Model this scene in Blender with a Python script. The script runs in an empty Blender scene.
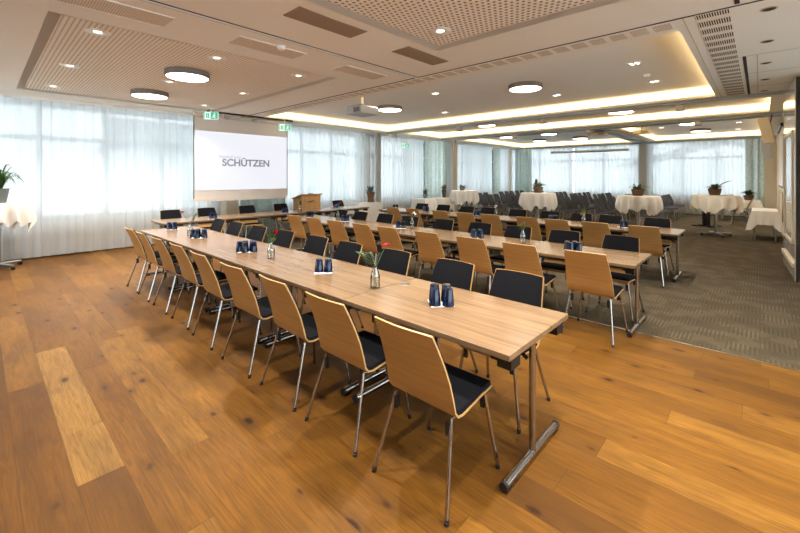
import bpy, bmesh, math, random
from mathutils import Vector, Matrix
random.seed(7)
S = bpy.context.scene
COL = S.collection
PI = math.pi

# ------------------------------------------------------------------ camera, sky, exposure
HEAD = math.atan(360/389.0)                       # camera heading from +X towards +Y
cd = bpy.data.cameras.new('camera'); cam = bpy.data.objects.new('camera', cd); COL.objects.link(cam)
cam.location = (0, 0, 1.625)
cam.rotation_euler = (PI/2, 0, HEAD - PI/2)
cd.sensor_width = 36; cd.lens = 389/800*36; cd.shift_y = -90.5/800; cd.clip_start = 0.05; cd.clip_end = 300
S.camera = cam
S.view_settings.view_transform = 'Standard'; S.view_settings.look = 'None'
S.view_settings.gamma = 1; S.view_settings.use_curve_mapping = False
S.view_settings.exposure = 0.85
SKY_STRENGTH = 4.0
DOWNLIGHT_W = 120
COVE_STRENGTH = 2.6
DISC_STRENGTH = 7.0
w = bpy.data.worlds.new('overcast_sky'); S.world = w; w.use_nodes = True
bg = w.node_tree.nodes['Background']; bg.inputs['Color'].default_value = (0.85, 0.935, 1.0, 1); bg.inputs['Strength'].default_value = SKY_STRENGTH
S.cycles.max_bounces = 10; S.cycles.diffuse_bounces = 6; S.cycles.glossy_bounces = 4
S.cycles.transmission_bounces = 8; S.cycles.transparent_max_bounces = 24
S.cycles.caustics_reflective = False; S.cycles.caustics_refractive = False
S.cycles.sample_clamp_indirect = 6
S.cycles.use_denoising = True

# ------------------------------------------------------------------ materials
MATS = {}
def lin(c):
    return tuple(((x/255)/12.92 if x/255 <= .04045 else ((x/255+.055)/1.055)**2.4) for x in c)
class NT:
    def __init__(s, name):
        s.m = bpy.data.materials.new(name); s.m.use_nodes = True; s.t = s.m.node_tree
        s.b = s.t.nodes['Principled BSDF']; s.out = s.t.nodes['Material Output']
    def n(s, typ, **k):
        nd = s.t.nodes.new(typ)
        for a, v in k.items(): setattr(nd, a, v)
        return nd
    def val(s, x, sock):
        if isinstance(x, bpy.types.NodeSocket): s.t.links.new(x, sock)
        else: sock.default_value = x
    def math(s, op, a, b=0.0, c=None):
        nd = s.n('ShaderNodeMath', operation=op); s.val(a, nd.inputs[0]); s.val(b, nd.inputs[1])
        if c is not None: s.val(c, nd.inputs[2])
        return nd.outputs[0]
    def mix(s, f, a, b, typ='RGBA', blend='MIX'):
        nd = s.n('ShaderNodeMix', data_type=typ); 
        if typ == 'RGBA': nd.blend_type = blend; i = (0, 6, 7); o = 2
        else: i = (0, 2, 3); o = 0
        s.val(f, nd.inputs[i[0]])
        for x, k in ((a, i[1]), (b, i[2])):
            if isinstance(x, tuple) and len(x) == 3: x = x + (1,)
            s.val(x, nd.inputs[k])
        return nd.outputs[o]
    def coords(s, kind='Object'):
        return s.n('ShaderNodeTexCoord').outputs[kind]
    def xyz(s, v):
        nd = s.n('ShaderNodeSeparateXYZ'); s.val(v, nd.inputs[0]); return nd.outputs
    def comb(s, x, y, z=0.0):
        nd = s.n('ShaderNodeCombineXYZ'); s.val(x, nd.inputs[0]); s.val(y, nd.inputs[1]); s.val(z, nd.inputs[2]); return nd.outputs[0]
    def noise(s, v, scale, detail=3, rough=.5, dist=0):
        nd = s.n('ShaderNodeTexNoise'); s.val(v, nd.inputs['Vector']); nd.inputs['Scale'].default_value = scale
        nd.inputs['Detail'].default_value = detail; nd.inputs['Roughness'].default_value = rough; nd.inputs['Distortion'].default_value = dist
        return nd.outputs[0]
    def ramp(s, f, stops):
        nd = s.n('ShaderNodeValToRGB'); s.val(f, nd.inputs[0]); e = nd.color_ramp.elements
        while len(e) < len(stops): e.new(.5)
        for el, (p, c) in zip(e, stops): el.position = p; el.color = tuple(c) + (1,) if len(c) == 3 else c
        return nd.outputs[0]
    def bump(s, h, strength=.3, dist=.01):
        nd = s.n('ShaderNodeBump'); s.val(h, nd.inputs['Height']); nd.inputs['Strength'].default_value = strength; nd.inputs['Distance'].default_value = dist
        s.t.links.new(nd.outputs[0], s.b.inputs['Normal'])
    def set(s, **k):
        for a, v in k.items():
            sk = s.b.inputs[a.replace('_', ' ')]
            if isinstance(v, tuple) and len(v) == 3: v = v + (1,)
            s.val(v, sk)

def plain(name, rgb, rough=.5, metal=0.0, var=.08, scale=8, spec=.5):
    k = NT(name); c = lin(rgb)
    n = k.noise(k.coords(), scale)
    k.set(Base_Color=k.mix(n, tuple(x*(1-var) for x in c), tuple(min(1, x*(1+var)) for x in c)), Roughness=rough, Metallic=metal, Specular_IOR_Level=spec)
    MATS[name] = k.m; return k.m
def emit(name, rgb, strength):
    k = NT(name); k.set(Base_Color=(.12, .12, .12), Emission_Color=tuple(lin(rgb)), Emission_Strength=strength); MATS[name] = k.m; return k.m

def wood(name, rgb, along='Y', rough=.4, contrast=.18, fine=1.0):
    k = NT(name); c = lin(rgb); x, y, z = k.xyz(k.coords())
    f = {'Y': (60, 2.5, 60), 'X': (2.5, 60, 60), 'Z': (60, 60, 2.5), 'YZ': (30, 2.0, 46)}[along]
    v = k.comb(k.math('MULTIPLY', x, f[0]*fine), k.math('MULTIPLY', y, f[1]*fine), k.math('MULTIPLY', z, f[2]*fine))
    g = k.noise(v, 1.0, 4, .6, .6)
    g2 = k.noise(v, .25, 2, .5, .3)
    h = k.math('ADD', k.math('MULTIPLY', g, .6), k.math('MULTIPLY', g2, .4))
    col = k.ramp(h, [(.3, tuple(q*(1-contrast*1.6) for q in c)), (.52, c), (.72, tuple(min(1, q*(1+contrast)) for q in c))])
    k.set(Base_Color=col, Roughness=rough); k.bump(g, .05, .002); MATS[name] = k.m; return k.m

wood('chair_ply', (178, 134, 78), 'YZ', .42, .14)
wood('ply_edge', (190, 156, 104), 'Y', .45, .1)
wood('table_oak', (128, 103, 77), 'Y', .24, .26, .8)
wood('table_oak_long', (134, 108, 82), 'X', .24, .26, .8)
wood('lectern_oak', (176, 134, 86), 'Z', .45, .15)
plain('black_fabric', (22, 23, 27), 1.0, 0, .25, 180, .1)
plain('charcoal_fabric', (84, 86, 94), .95, 0, .25, 180, .2)
plain('black_plastic', (20, 20, 21), .45)
plain('dark_grey_plastic', (70, 70, 72), .5)
plain('chrome', (176, 172, 168), .2, 1.0, .03)
plain('brushed_steel', (190, 190, 188), .28, 1.0, .05)
plain('ceiling_paint', (246, 240, 228), .85, 0, .015, 3, .2)
plain('coffer_paint', (246, 243, 238), .85, 0, .015, 3, .2)
plain('wall_paint', (226, 214, 194), .85, 0, .02, 3, .2)
plain('column_beige', (206, 194, 172), .8, 0, .03)
plain('column_grey', (172, 174, 170), .7, 0, .03)
plain('white_paint', (238, 236, 230), .4, 0, .02)
plain('cream_lacquer', (240, 226, 200), .35, 0, .02)
plain('rim_grey', (118, 110, 102), .5, 0, .03)
plain('frame_grey', (168, 176, 178), .5, 0, .03)
plain('parapet_paint', (226, 210, 184), .7, 0, .02)
plain('white_linen', (243, 240, 234), .9, 0, .03, 60, .1)
plain('cream_linen', (242, 237, 226), .9, 0, .03, 60, .1)
plain('napkin_white', (245, 245, 245), .9, 0, .02)
plain('screen_fabric', (218, 210, 202), .9, 0, .02)
plain('screen_white', (240, 240, 240), .9, 0, .02)
plain('projector_white', (222, 206, 176), .5, 0, .03)
plain('projector_grey', (176, 176, 176), .5, 0, .03)
plain('vent_dark', (44, 42, 40), .8)
plain('pot_grey', (108, 116, 112), .7)
plain('terracotta', (150, 96, 62), .8, 0, .2, 30)
plain('basket_brown', (96, 72, 52), .85, 0, .4, 60)
plain('bark', (112, 82, 58), .9, 0, .4, 40)
plain('leaf_green', (72, 112, 58), .5, 0, .35, 25)
plain('leaf_pale', (132, 152, 116), .6, 0, .25, 30)
plain('leaf_blue', (98, 130, 118), .55, 0, .25, 25)
plain('leaf_lime', (150, 170, 72), .55, 0, .2, 25)
plain('leaf_dry', (112, 104, 74), .8, 0, .3, 25)
plain('petal_red', (196, 20, 34), .6, 0, .2, 40)
plain('petal_dark_red', (128, 14, 36), .6, 0, .2, 40)
plain('petal_white', (240, 232, 214), .7, 0, .08, 40)
plain('petal_blue', (54, 84, 160), .6, 0, .2, 40)
plain('petal_yellow', (232, 206, 92), .6, 0, .1, 40)
plain('orange_paper', (216, 150, 84), .7)
plain('rubber', (18, 18, 18), .8)
plain('outdoor_paving', (244, 245, 246), .9, 0, .02, 1)
plain('outdoor_render', (226, 228, 226), .9)
plain('roof_tile', (150, 150, 152), .9)
plain('hedge_leaf', (92, 132, 76), .8, 0, .4, 6)
plain('text_grey', (120, 122, 140), .7)
emit('disc_glow', (255, 244, 228), DISC_STRENGTH)
emit('lamp_glow', (255, 240, 220), 4)
emit('cove_glow', (255, 214, 144), COVE_STRENGTH)
emit('added_uplight_glow', (255, 224, 176), 3.6)  # glow of the hidden strips added to lift the coffer ceilings
emit('sign_green', (0, 176, 128), 0.55)
emit('sign_white', (235, 255, 246), 0.61)
emit('picture_white', (240, 243, 252), 0.51)
emit('picture_grey', (112, 114, 134), 0.55)
emit('picture_lilac', (206, 206, 226), 0.47)

def glass_mat(name, tint, gloss=.08):
    k = NT(name); t = k.n('ShaderNodeBsdfTransparent'); g = k.n('ShaderNodeBsdfGlossy'); m = k.n('ShaderNodeMixShader')
    t.inputs[0].default_value = tint + (1,); g.inputs['Roughness'].default_value = .02; g.inputs[0].default_value = (.9, .9, .9, 1)
    lw = k.n('ShaderNodeFresnel'); lw.inputs[0].default_value = 1.35
    k.t.links.new(k.math('ADD', lw.outputs[0], gloss*.3), m.inputs[0]); k.t.links.new(t.outputs[0], m.inputs[1]); k.t.links.new(g.outputs[0], m.inputs[2])
    k.t.links.new(m.outputs[0], k.out.inputs[0]); MATS[name] = k.m
glass_mat('window_glass', (.97, .98, .98))
glass_mat('clear_glass', (.95, .96, .95), .25)
k = NT('blue_glass')
t = k.n('ShaderNodeBsdfTransparent'); t.inputs[0].default_value = (.10, .28, .55, 1)
k.set(Base_Color=(.006, .016, .05), Roughness=.05, Specular_IOR_Level=.9)
m = k.n('ShaderNodeMixShader'); m.inputs[0].default_value = .55
k.t.links.new(t.outputs[0], m.inputs[1]); k.t.links.new(k.b.outputs[0], m.inputs[2]); k.t.links.new(m.outputs[0], k.out.inputs[0]); MATS['blue_glass'] = k.m

def sheer(name, tint, tint2, transp):
    k = NT(name); t = k.n('ShaderNodeBsdfTransparent'); t.inputs[0].default_value = (1, 1, 1, 1)
    tr = k.n('ShaderNodeBsdfTranslucent'); tr.inputs[0].default_value = tint + (1,)
    d = k.n('ShaderNodeBsdfDiffuse'); d.inputs[0].default_value = tint2 + (1,)
    a = k.n('ShaderNodeMixShader'); a.inputs[0].default_value = .42
    k.t.links.new(tr.outputs[0], a.inputs[1]); k.t.links.new(d.outputs[0], a.inputs[2])
    # the weave looks denser where the cloth turns edge-on
    lw = k.n('ShaderNodeLayerWeight'); lw.inputs[0].default_value = .35
    f = k.math('SUBTRACT', transp, k.math('MULTIPLY', lw.outputs['Facing'], transp*.75))
    mx = k.n('ShaderNodeMixShader'); k.t.links.new(f, mx.inputs[0]); k.t.links.new(a.outputs[0], mx.inputs[1]); k.t.links.new(t.outputs[0], mx.inputs[2])
    k.t.links.new(mx.outputs[0], k.out.inputs[0]); MATS[name] = k.m
sheer('sheer_white', (.45, .495, .515), (.86, .86, .85), .05)

k = NT('green_drape')
x, y, z = k.xyz(k.coords())
n1 = k.noise(k.comb(k.math('MULTIPLY', x, 9), k.math('MULTIPLY', y, 9), k.math('MULTIPLY', z, 22)), 1, 3, .6)
k.set(Base_Color=k.ramp(n1, [(.35, lin((160, 176, 166))), (.5, lin((188, 200, 188))), (.68, lin((216, 220, 206)))]), Roughness=.9); tr = k.n('ShaderNodeBsdfTranslucent'); tr.inputs[0].default_value = (.62, .70, .68, 1); mx = k.n('ShaderNodeMixShader'); mx.inputs[0].default_value = .4
k.t.links.new(k.b.outputs[0], mx.inputs[1]); k.t.links.new(tr.outputs[0], mx.inputs[2]); k.t.links.new(mx.outputs[0], k.out.inputs[0])
MATS['green_drape'] = k.m

# perforated ceiling board: rows of round holes
def perforated(name, px, py, r, rgb, alt=True, dark=(150, 122, 96)):
    k = NT(name); x, y, z = k.xyz(k.coords())
    row = k.math('FLOOR', k.math('DIVIDE', x, px))
    off = k.math('MULTIPLY', k.math('MODULO', k.math('ABSOLUTE', row), 2.0), py*.5 if alt else 0)
    fx = k.math('SUBTRACT', k.math('WRAP', x, px, 0.0), px*.5)
    fy = k.math('SUBTRACT', k.math('WRAP', k.math('ADD', y, off), py, 0.0), py*.5)
    d = k.math('SQRT', k.math('ADD', k.math('MULTIPLY', fx, fx), k.math('MULTIPLY', fy, fy)))
    hole = k.math('LESS_THAN', d, r)
    k.set(Base_Color=k.mix(hole, lin(rgb), lin(dark)), Roughness=.85, Specular_IOR_Level=.2)
    MATS[name] = k.m
perforated('perforated_board', .056, .056, .0145, (246, 238, 224))
perforated('perforated_slim', .044, .018, .0085, (246, 238, 224), False, (200, 180, 156))
# slotted grille boards
def grille(name, px, py, wx, wy, rgb, dark):
    k = NT(name); x, y, z = k.xyz(k.coords())
    a = k.math('LESS_THAN', k.math('WRAP', x, px, 0.0), wx); b = k.math('LESS_THAN', k.math('WRAP', y, py, 0.0), wy)
    k.set(Base_Color=k.mix(k.math('MULTIPLY', a, b), lin(rgb), lin(dark)), Roughness=.8, Specular_IOR_Level=.2); MATS[name] = k.m
grille('slot_grille', .27, .019, .16, .0105, (236, 226, 210), (70, 56, 44))
grille('mesh_grille', .02, .02, .013, .013, (238, 226, 208), (188, 166, 142))
grille('mesh_grille_dark', .02, .02, .014, .014, (178, 156, 132), (126, 106, 86))
grille('rib_panel', 9, .11, 9, .012, (226, 212, 188), (160, 146, 122))

# oak plank floor: planks along Y, each with its own tone, grain and knots
k = NT('oak_planks')
co = k.coords(); x, y, z = k.xyz(co)
PW, PL = .208, 2.25
row = k.math('FLOOR', k.math('DIVIDE', k.math('SUBTRACT', x, .345), PW))
wn = k.n('ShaderNodeTexWhiteNoise', noise_dimensions='1D'); k.t.links.new(row, wn.inputs['W'])
# rows 0..: the third argument keeps the light plank of the photograph where it lies
yo = k.math('ADD', y, k.math('MULTIPLY', wn.outputs[0], PL))
idn = k.math('FLOOR', k.math('DIVIDE', yo, PL))
wn2 = k.n('ShaderNodeTexWhiteNoise', noise_dimensions='2D'); k.t.links.new(k.comb(row, idn), wn2.inputs['Vector'])
tone = wn2.outputs[0]
gx = k.math('ADD', x, k.math('MULTIPLY', tone, 17.0))
gv = k.comb(k.math('MULTIPLY', gx, 34), k.math('MULTIPLY', y, 2.0), k.math('MULTIPLY', tone, 9))
g = k.noise(gv, 1.0, 6, .66, 2.2)
blotch = k.noise(k.comb(k.math('MULTIPLY', gx, 5), k.math('MULTIPLY', y, 1.1)), 1.0, 3, .5, .5)
vo = k.n('ShaderNodeTexVoronoi'); vo.inputs['Scale'].default_value = 1.0; vo.inputs['Randomness'].default_value = 1
k.t.links.new(k.comb(k.math('MULTIPLY', gx, 6.5), k.math('MULTIPLY', y, 3.4)), vo.inputs['Vector'])
kn = k.math('ADD', k.math('ADD', vo.outputs['Distance'], k.math('MULTIPLY', k.xyz(vo.outputs['Color'])[0], .17)), k.math('MULTIPLY', k.noise(k.comb(k.math('MULTIPLY', gx, 40), k.math('MULTIPLY', y, 18)), 1.0, 2), .10))
knot = k.ramp(kn, [(.16, (1, 1, 1)), (.26, (0, 0, 0))])
halo = k.ramp(kn, [(.14, (.85, .85, .85)), (.5, (0, 0, 0))])
base = k.ramp(tone, [(0, lin((96, 62, 18))), (.3, lin((114, 75, 22))), (.8, lin((128, 86, 27))), (1, lin((140, 98, 36)))])
special = k.math('MULTIPLY', k.math('MULTIPLY', k.math('GREATER_THAN', x, .345), k.math('LESS_THAN', x, .345+PW)),
                 k.math('MULTIPLY', k.math('GREATER_THAN', y, 2.62), k.math('LESS_THAN', y, 4.87)))
base = k.mix(special, base, lin((156, 116, 56)))
col = k.mix(k.ramp(g, [(.36, (1, 1, 1)), (.62, (0, 0, 0))]), base, k.mix(.5, base, lin((62, 38, 16))))
col = k.mix(k.ramp(blotch, [(.38, (.7, .7, .7)), (.6, (0, 0, 0))]), col, k.mix(.45, col, lin((66, 42, 20))))
col = k.mix(halo, col, k.mix(.5, col, lin((70, 42, 20))))
col = k.mix(k.math('MULTIPLY', knot, .85), col, lin((40, 23, 12)))
ex = k.math('WRAP', k.math('SUBTRACT', x, .345), PW, 0.0)
ey = k.math('WRAP', yo, PL, 0.0)
edge = k.math('MAXIMUM', k.math('LESS_THAN', ex, .0025), k.math('MULTIPLY', k.math('LESS_THAN', ey, .0035), k.math('SUBTRACT', 1.0, special)))
col = k.mix(k.math('MULTIPLY', edge, .6), col, lin((70, 42, 22)))
k.set(Base_Color=col, Roughness=k.math('ADD', .40, k.math('MULTIPLY', g, .16)), Specular_IOR_Level=.2)
k.bump(k.math('SUBTRACT', g, k.math('MULTIPLY', edge, .6)), .08, .003)
MATS['oak_planks'] = k.m

# carpet tiles of alternating ribs
k = NT('carpet_tiles')
co = k.coords(); x, y, z = k.xyz(co)
jx = k.noise(k.comb(x, y), 3.4, 2)
T = .25
par = k.math('MODULO', k.math('ABSOLUTE', k.math('ADD', k.math('FLOOR', k.math('DIVIDE', x, T)), k.math('FLOOR', k.math('DIVIDE', y, T)))), 2.0)
ra = k.math('PINGPONG', k.math('MULTIPLY', x, 1/.017), 1.0); rb = k.math('PINGPONG', k.math('MULTIPLY', y, 1/.017), 1.0)
rib = k.mix(par, ra, rb, 'FLOAT')
sp = k.noise(co, 160, 2); big = k.noise(co, .9, 3)
pat = k.math('ADD', k.math('MULTIPLY', k.math('GREATER_THAN', rib, .5), k.math('ADD', .12, k.math('MULTIPLY', k.math('GREATER_THAN', jx, .52), .16))), k.math('ADD', k.math('MULTIPLY', sp, .35), k.math('MULTIPLY', jx, .3)))
k.set(Base_Color=k.mix(big, k.ramp(pat, [(.15, lin((58, 50, 38))), (.6, lin((92, 82, 64))), (1, lin((122, 110, 90)))]),
      k.ramp(pat, [(.15, lin((66, 57, 44))), (.6, lin((102, 91, 72))), (1, lin((134, 121, 100)))])), Roughness=.95, Specular_IOR_Level=.1)
k.bump(pat, .4, .006); MATS['carpet_tiles'] = k.m
# glossy lacquered partition leaf
k = NT('gloss_white'); k.set(Base_Color=lin((226, 226, 224)), Roughness=.12, Specular_IOR_Level=.7, Coat_Weight=.6, Coat_Roughness=.04); MATS['gloss_white'] = k.m

# ------------------------------------------------------------------ mesh helpers
class MB:
    def __init__(s): s.bm = bmesh.new()
    def box(s, x0, x1, y0, y1, z0, z1, rot=None):
        vs = [s.bm.verts.new((x, y, z)) for x in (x0, x1) for y in (y0, y1) for z in (z0, z1)]
        for f in ((0,1,3,2), (4,6,7,5), (0,4,5,1), (2,3,7,6), (0,2,6,4), (1,5,7,3)): s.bm.faces.new([vs[i] for i in f])
        if rot: bmesh.ops.transform(s.bm, matrix=rot, verts=vs)
        return vs
    def tube(s, pts, r, n=8):
        pts = [Vector(p) for p in pts]; rings = []
        rr = r if isinstance(r, (list, tuple)) else [r]*len(pts)
        for i, p in enumerate(pts):
            d = (pts[min(i+1, len(pts)-1)] - pts[max(i-1, 0)]).normalized()
            u = d.cross(Vector((0, 0, 1)) if abs(d.z) < .9 else Vector((1, 0, 0))).normalized(); v = d.cross(u)
            rings.append([s.bm.verts.new(p + (u*math.cos(2*PI*j/n) + v*math.sin(2*PI*j/n))*rr[i]) for j in range(n)])
        for a, b in zip(rings, rings[1:]):
            for j in range(n): s.bm.faces.new((a[j], a[(j+1) % n], b[(j+1) % n], b[j]))
        s.bm.faces.new(rings[0][::-1]); s.bm.faces.new(rings[-1]); return s
    def lathe(s, prof, n=20, c=(0, 0, 0)):
        rings = []
        for r, z in prof:
            if r < 1e-5: rings.append([s.bm.verts.new((c[0], c[1], c[2]+z))])
            else: rings.append([s.bm.verts.new((c[0]+r*math.cos(2*PI*j/n), c[1]+r*math.sin(2*PI*j/n), c[2]+z)) for j in range(n)])
        for a, b in zip(rings, rings[1:]):
            for j in range(n):
                q = [a[j % len(a)], a[(j+1) % len(a)], b[(j+1) % len(b)], b[j % len(b)]]
                u = []
                for v in q:
                    if v not in u: u.append(v)
                if len(u) > 2: s.bm.faces.new(u)
        return s
    def grid(s, rows, thick=0.0):
        V = [[s.bm.verts.new(p) for p in r] for r in rows]; F = []
        for a, b in zip(V, V[1:]):
            for j in range(len(a)-1): F.append(s.bm.faces.new((a[j], a[j+1], b[j+1], b[j])))
        if thick: bmesh.ops.solidify(s.bm, geom=F, thickness=thick)
        return s
    def slab(s, A, B):
        VA = [[s.bm.verts.new(p) for p in r] for r in A]; VB = [[s.bm.verts.new(p) for p in r] for r in B]; n = len(A); m = len(A[0])
        for V, f in ((VA, 1), (VB, -1)):
            for i in range(n-1):
                for j in range(m-1): s.bm.faces.new((V[i][j], V[i][j+1], V[i+1][j+1], V[i+1][j])[::f])
        for i in range(n-1):
            for j in (0, m-1): s.bm.faces.new((VA[i][j], VA[i+1][j], VB[i+1][j], VB[i][j]))
        for j in range(m-1):
            for i in (0, n-1): s.bm.faces.new((VA[i][j], VA[i][j+1], VB[i][j+1], VB[i][j]))
        return s
    def ball(s, c, r, sub=2, sq=(1, 1, 1)):
        bmesh.ops.create_icosphere(s.bm, subdivisions=sub, radius=r, matrix=Matrix.Translation(c) @ Matrix.Diagonal((*sq, 1))); return s
    def leaf(s, a, b, width, up=.0, n=5, droop=0.0):
        a = Vector(a); b = Vector(b); d = b-a; side = d.cross(Vector((0, 0, 1)))
        if side.length < 1e-6: side = Vector((1, 0, 0))
        side.normalize(); nor = side.cross(d).normalized(); rows = []
        for i in range(n+1):
            t = i/n; wd = width*math.sin(PI*min(1, .12+t*.88))**.8 if i < n else 0.001
            p = a + d*t + Vector((0, 0, up*4*t*(1-t) - droop*t*t))
            rows.append([p-side*wd*.5+nor*wd*.12, p, p+side*wd*.5+nor*wd*.12])
        return s.grid(rows, .0016)
    def build(s, name, mat, parent=None, smooth=True, bevel=0, loc=None):
        bmesh.ops.recalc_face_normals(s.bm, faces=s.bm.faces)
        me = bpy.data.meshes.new(name); s.bm.to_mesh(me); s.bm.free()
        o = bpy.data.objects.new(name, me); COL.objects.link(o)
        mats = mat if isinstance(mat, (list, tuple)) else [mat]
        for q in mats: me.materials.append(MATS[q])
        if smooth:
            for p in me.polygons: p.use_smooth = True
            me.set_sharp_from_angle(angle=math.radians(38))
        if parent: o.parent = parent
        if loc: o.location = loc
        if bevel:
            md = o.modifiers.new('bevel', 'BEVEL'); md.width = bevel; md.segments = 2; md.limit_method = 'ANGLE'
        return o
def tag(o, label, cat=None, group=None, kind=None):
    o['label'] = label
    if cat: o['category'] = cat
    if group: o['group'] = group
    if kind: o['kind'] = kind
    return o
def thing(name, label, cat, loc=(0, 0, 0), rz=0.0, group=None):
    o = bpy.data.objects.new(name, None); COL.objects.link(o); o.empty_display_size = .1
    o.location = loc; o.rotation_euler = (0, 0, rz); return tag(o, label, cat, group)
def struct(mb, name, mat, label, cat, **k):
    o = mb.build(name, mat, smooth=False, **k); return tag(o, label, cat, kind='structure')
def dup(root, loc, rz, label, group=None):
    r = root.copy(); COL.objects.link(r); r.location = loc; r.rotation_euler = (0, 0, rz); r['label'] = label
    if group: r['group'] = group
    for ch in root.children:
        c = ch.copy(); COL.objects.link(c); c.parent = r
        for g in ch.children:
            d = g.copy(); COL.objects.link(d); d.parent = c
    return r
def box(name, mat, x0, x1, y0, y1, z0, z1, parent=None, bevel=0, smooth=False):
    m = MB(); m.box(x0, x1, y0, y1, z0, z1); return m.build(name, mat, parent, smooth, bevel)
ORD = ['first', 'second', 'third', 'fourth', 'fifth', 'sixth', 'seventh', 'eighth', 'ninth', 'tenth', 'eleventh', 'twelfth']
FWD = Vector((math.cos(HEAD), math.sin(HEAD), 0)); RGT = Vector((math.sin(HEAD), -math.cos(HEAD), 0))

# ------------------------------------------------------------------ the room shell
ZC = 3.15; ZU = 3.36            # lower ceiling, coffer ceiling
XB, YL = 20.75, 10.75           # inner faces of back wall and left (window) wall
X0, Y0 = -4.0, -3.0
SEAM = 4.60
m = MB(); m.box(X0, SEAM+.04, Y0, YL, -.06, 0); struct(m, 'floor', 'oak_planks', 'knotty oak plank floor of the near hall', 'floor')
m = MB(); m.box(SEAM+.04, XB, Y0, YL, -.06, 0); struct(m, 'floor.001', 'carpet_tiles', 'grey brown ribbed carpet of the far hall', 'floor')

COFFERS = [(5.0, 9.58, .62, 9.5), (10.38, 12.7, -.16, 9.5), (13.75, 20.1, -.14, 3.35), (13.75, 20.1, 4.22, 9.5)]
PANEL_A = (.43, 3.80, 4.82, 9.58); PANEL_B = (.43, 3.80, -1.85, 2.9)
def slab(holes, x0, x1, y0, y1, z0, z1):
    mb = MB(); xs = sorted({x0, x1, *[h[i] for h in holes for i in (0, 1)]}); ys = sorted({y0, y1, *[h[i] for h in holes for i in (2, 3)]})
    for xa, xb in zip(xs, xs[1:]):
        for ya, yb in zip(ys, ys[1:]):
            cx, cy = (xa+xb)/2, (ya+yb)/2
            if not any(h[0] < cx < h[1] and h[2] < cy < h[3] for h in holes): mb.box(xa, xb, ya, yb, z0, z1)
    bmesh.ops.remove_doubles(mb.bm, verts=mb.bm.verts, dist=1e-5); return mb
struct(slab(COFFERS+[PANEL_A, PANEL_B], X0, XB, Y0, YL, ZC, ZC+.05), 'ceiling', 'ceiling_paint', 'pale plaster ceiling with sunk coffers', 'ceiling')
m = MB()
for (a, b, c, d) in COFFERS:
    m.box(a-.32, b+.32, c-.32, d+.32, ZU, ZU+.04)
    m.box(a-.32, a-.26, c-.32, d+.32, ZC+.05, ZU); m.box(b+.26, b+.32, c-.32, d+.32, ZC+.05, ZU)
    m.box(a-.32, b+.32, c-.32, c-.26, ZC+.05, ZU); m.box(a-.32, b+.32, d+.26, d+.32, ZC+.05, ZU)
struct(m, 'ceiling.001', 'coffer_paint', 'raised ceiling boards inside the lit coffers', 'ceiling')
for (a, b, c, d), nm, pm in ((PANEL_A, 'above the window side', 'perforated_slim'), (PANEL_B, 'above the near floor', 'perforated_board')):
    m = MB(); q = .1; h = .022
    m.box(a+q, b-q, c+q, d-q, ZC+h, ZC+h+.02)
    struct(m, 'ceiling.002', pm, 'perforated acoustic ceiling board ' + nm, 'ceiling')
    m = MB(); o_ = [(a, c), (b, c), (b, d), (a, d)]; i_ = [(a+q, c+q), (b-q, c+q), (b-q, d-q), (a+q, d-q)]
    for i in range(4):
        j = (i+1) % 4; m.grid([[(*o_[i], ZC), (*o_[j], ZC)], [(*i_[i], ZC+h), (*i_[j], ZC+h)]], .012)
    struct(m, 'trim_1', 'ceiling_paint', 'bevelled border of the perforated board ' + nm, 'trim')
# upper structural slab that closes the room above the hung ceiling
m = MB(); m.box(X0-.3, XB+.5, Y0-.3, YL+.5, ZU+.08, ZU+.3); struct(m, 'ceiling.003', 'ceiling_paint', 'concrete slab above the hung ceiling', 'ceiling')

m = MB(); m.box(8.2, 8.3, Y0-.3, -.62, 0, ZU+.08); struct(m, 'wall_front', 'wall_paint', 'cream return wall beside the near floor', 'wall')
m = MB(); m.box(8.3, XB+.2, -.62, -.46, 0, ZU+.08); struct(m, 'wall_right', 'wall_paint', 'cream right-hand wall of the far hall', 'wall')

def window_wall(name, axis, pos, a0, a1, sign, bays):
    """parapet, head and panes between piers; axis 'Y' = wall at constant y"""
    def bx(mb, u0, u1, v0, v1, z0, z1):
        (mb.box(u0, u1, v0, v1, z0, z1) if axis == 'Y' else mb.box(v0, v1, u0, u1, z0, z1))
    t0, t1 = sorted((pos, pos+sign*.3))
    m = MB(); bx(m, a0, a1, t0, t1, 0, .72); bx(m, a0, a1, t0, t1, 3.12, ZU+.08)
    prev = a0
    for (b0, b1, n) in bays:
        if b0-prev > .01: bx(m, prev, b0, t0, t1, .72, 3.12)
        prev = b1
    if a1-prev > .01: bx(m, prev, a1, t0, t1, .72, 3.12)
    struct(m, 'wall_'+name, 'parapet_paint', 'low parapet and piers of the %s window wall' % name, 'wall')
    for i, (b0, b1, n) in enumerate(bays):
        w = MB(); c0, c1 = sorted((pos+sign*.12, pos+sign*.18))
        bx(w, b0, b1, c0, c1, .72, .79); bx(w, b0, b1, c0, c1, 3.05, 3.12); bx(w, b0, b1, c0, c1, 2.36, 2.46)
        for j in range(n+1):
            u = b0+(b1-b0)*j/n; bx(w, max(b0, u-.045), min(b1, u+.045), c0, c1, .79, 3.05)
        fr = struct(w, 'window_%d' % (window_wall.k+1), 'frame_grey', 'grey framed window, bay %d of the %s wall' % (i+1, name), 'window')
        g0, g1 = sorted((pos+sign*.145, pos+sign*.153)); g = MB(); bx(g, b0, b1, g0, g1, .79, 3.05)
        p = g.build('pane', 'window_glass', fr, smooth=False); window_wall.k += 1
window_wall.k = 0
window_wall('left', 'Y', YL, X0, XB+.2, 1, [(-3.6, -.6, 2), (-.3, 4.2, 4), (4.7, 9.45, 4), (9.95, 14.35, 3), (14.85, 20.3, 4)])
window_wall('back', 'X', XB, -.62, YL, 1, [(.15, 3.65, 3), (4.05, 10.5, 4)])
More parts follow.
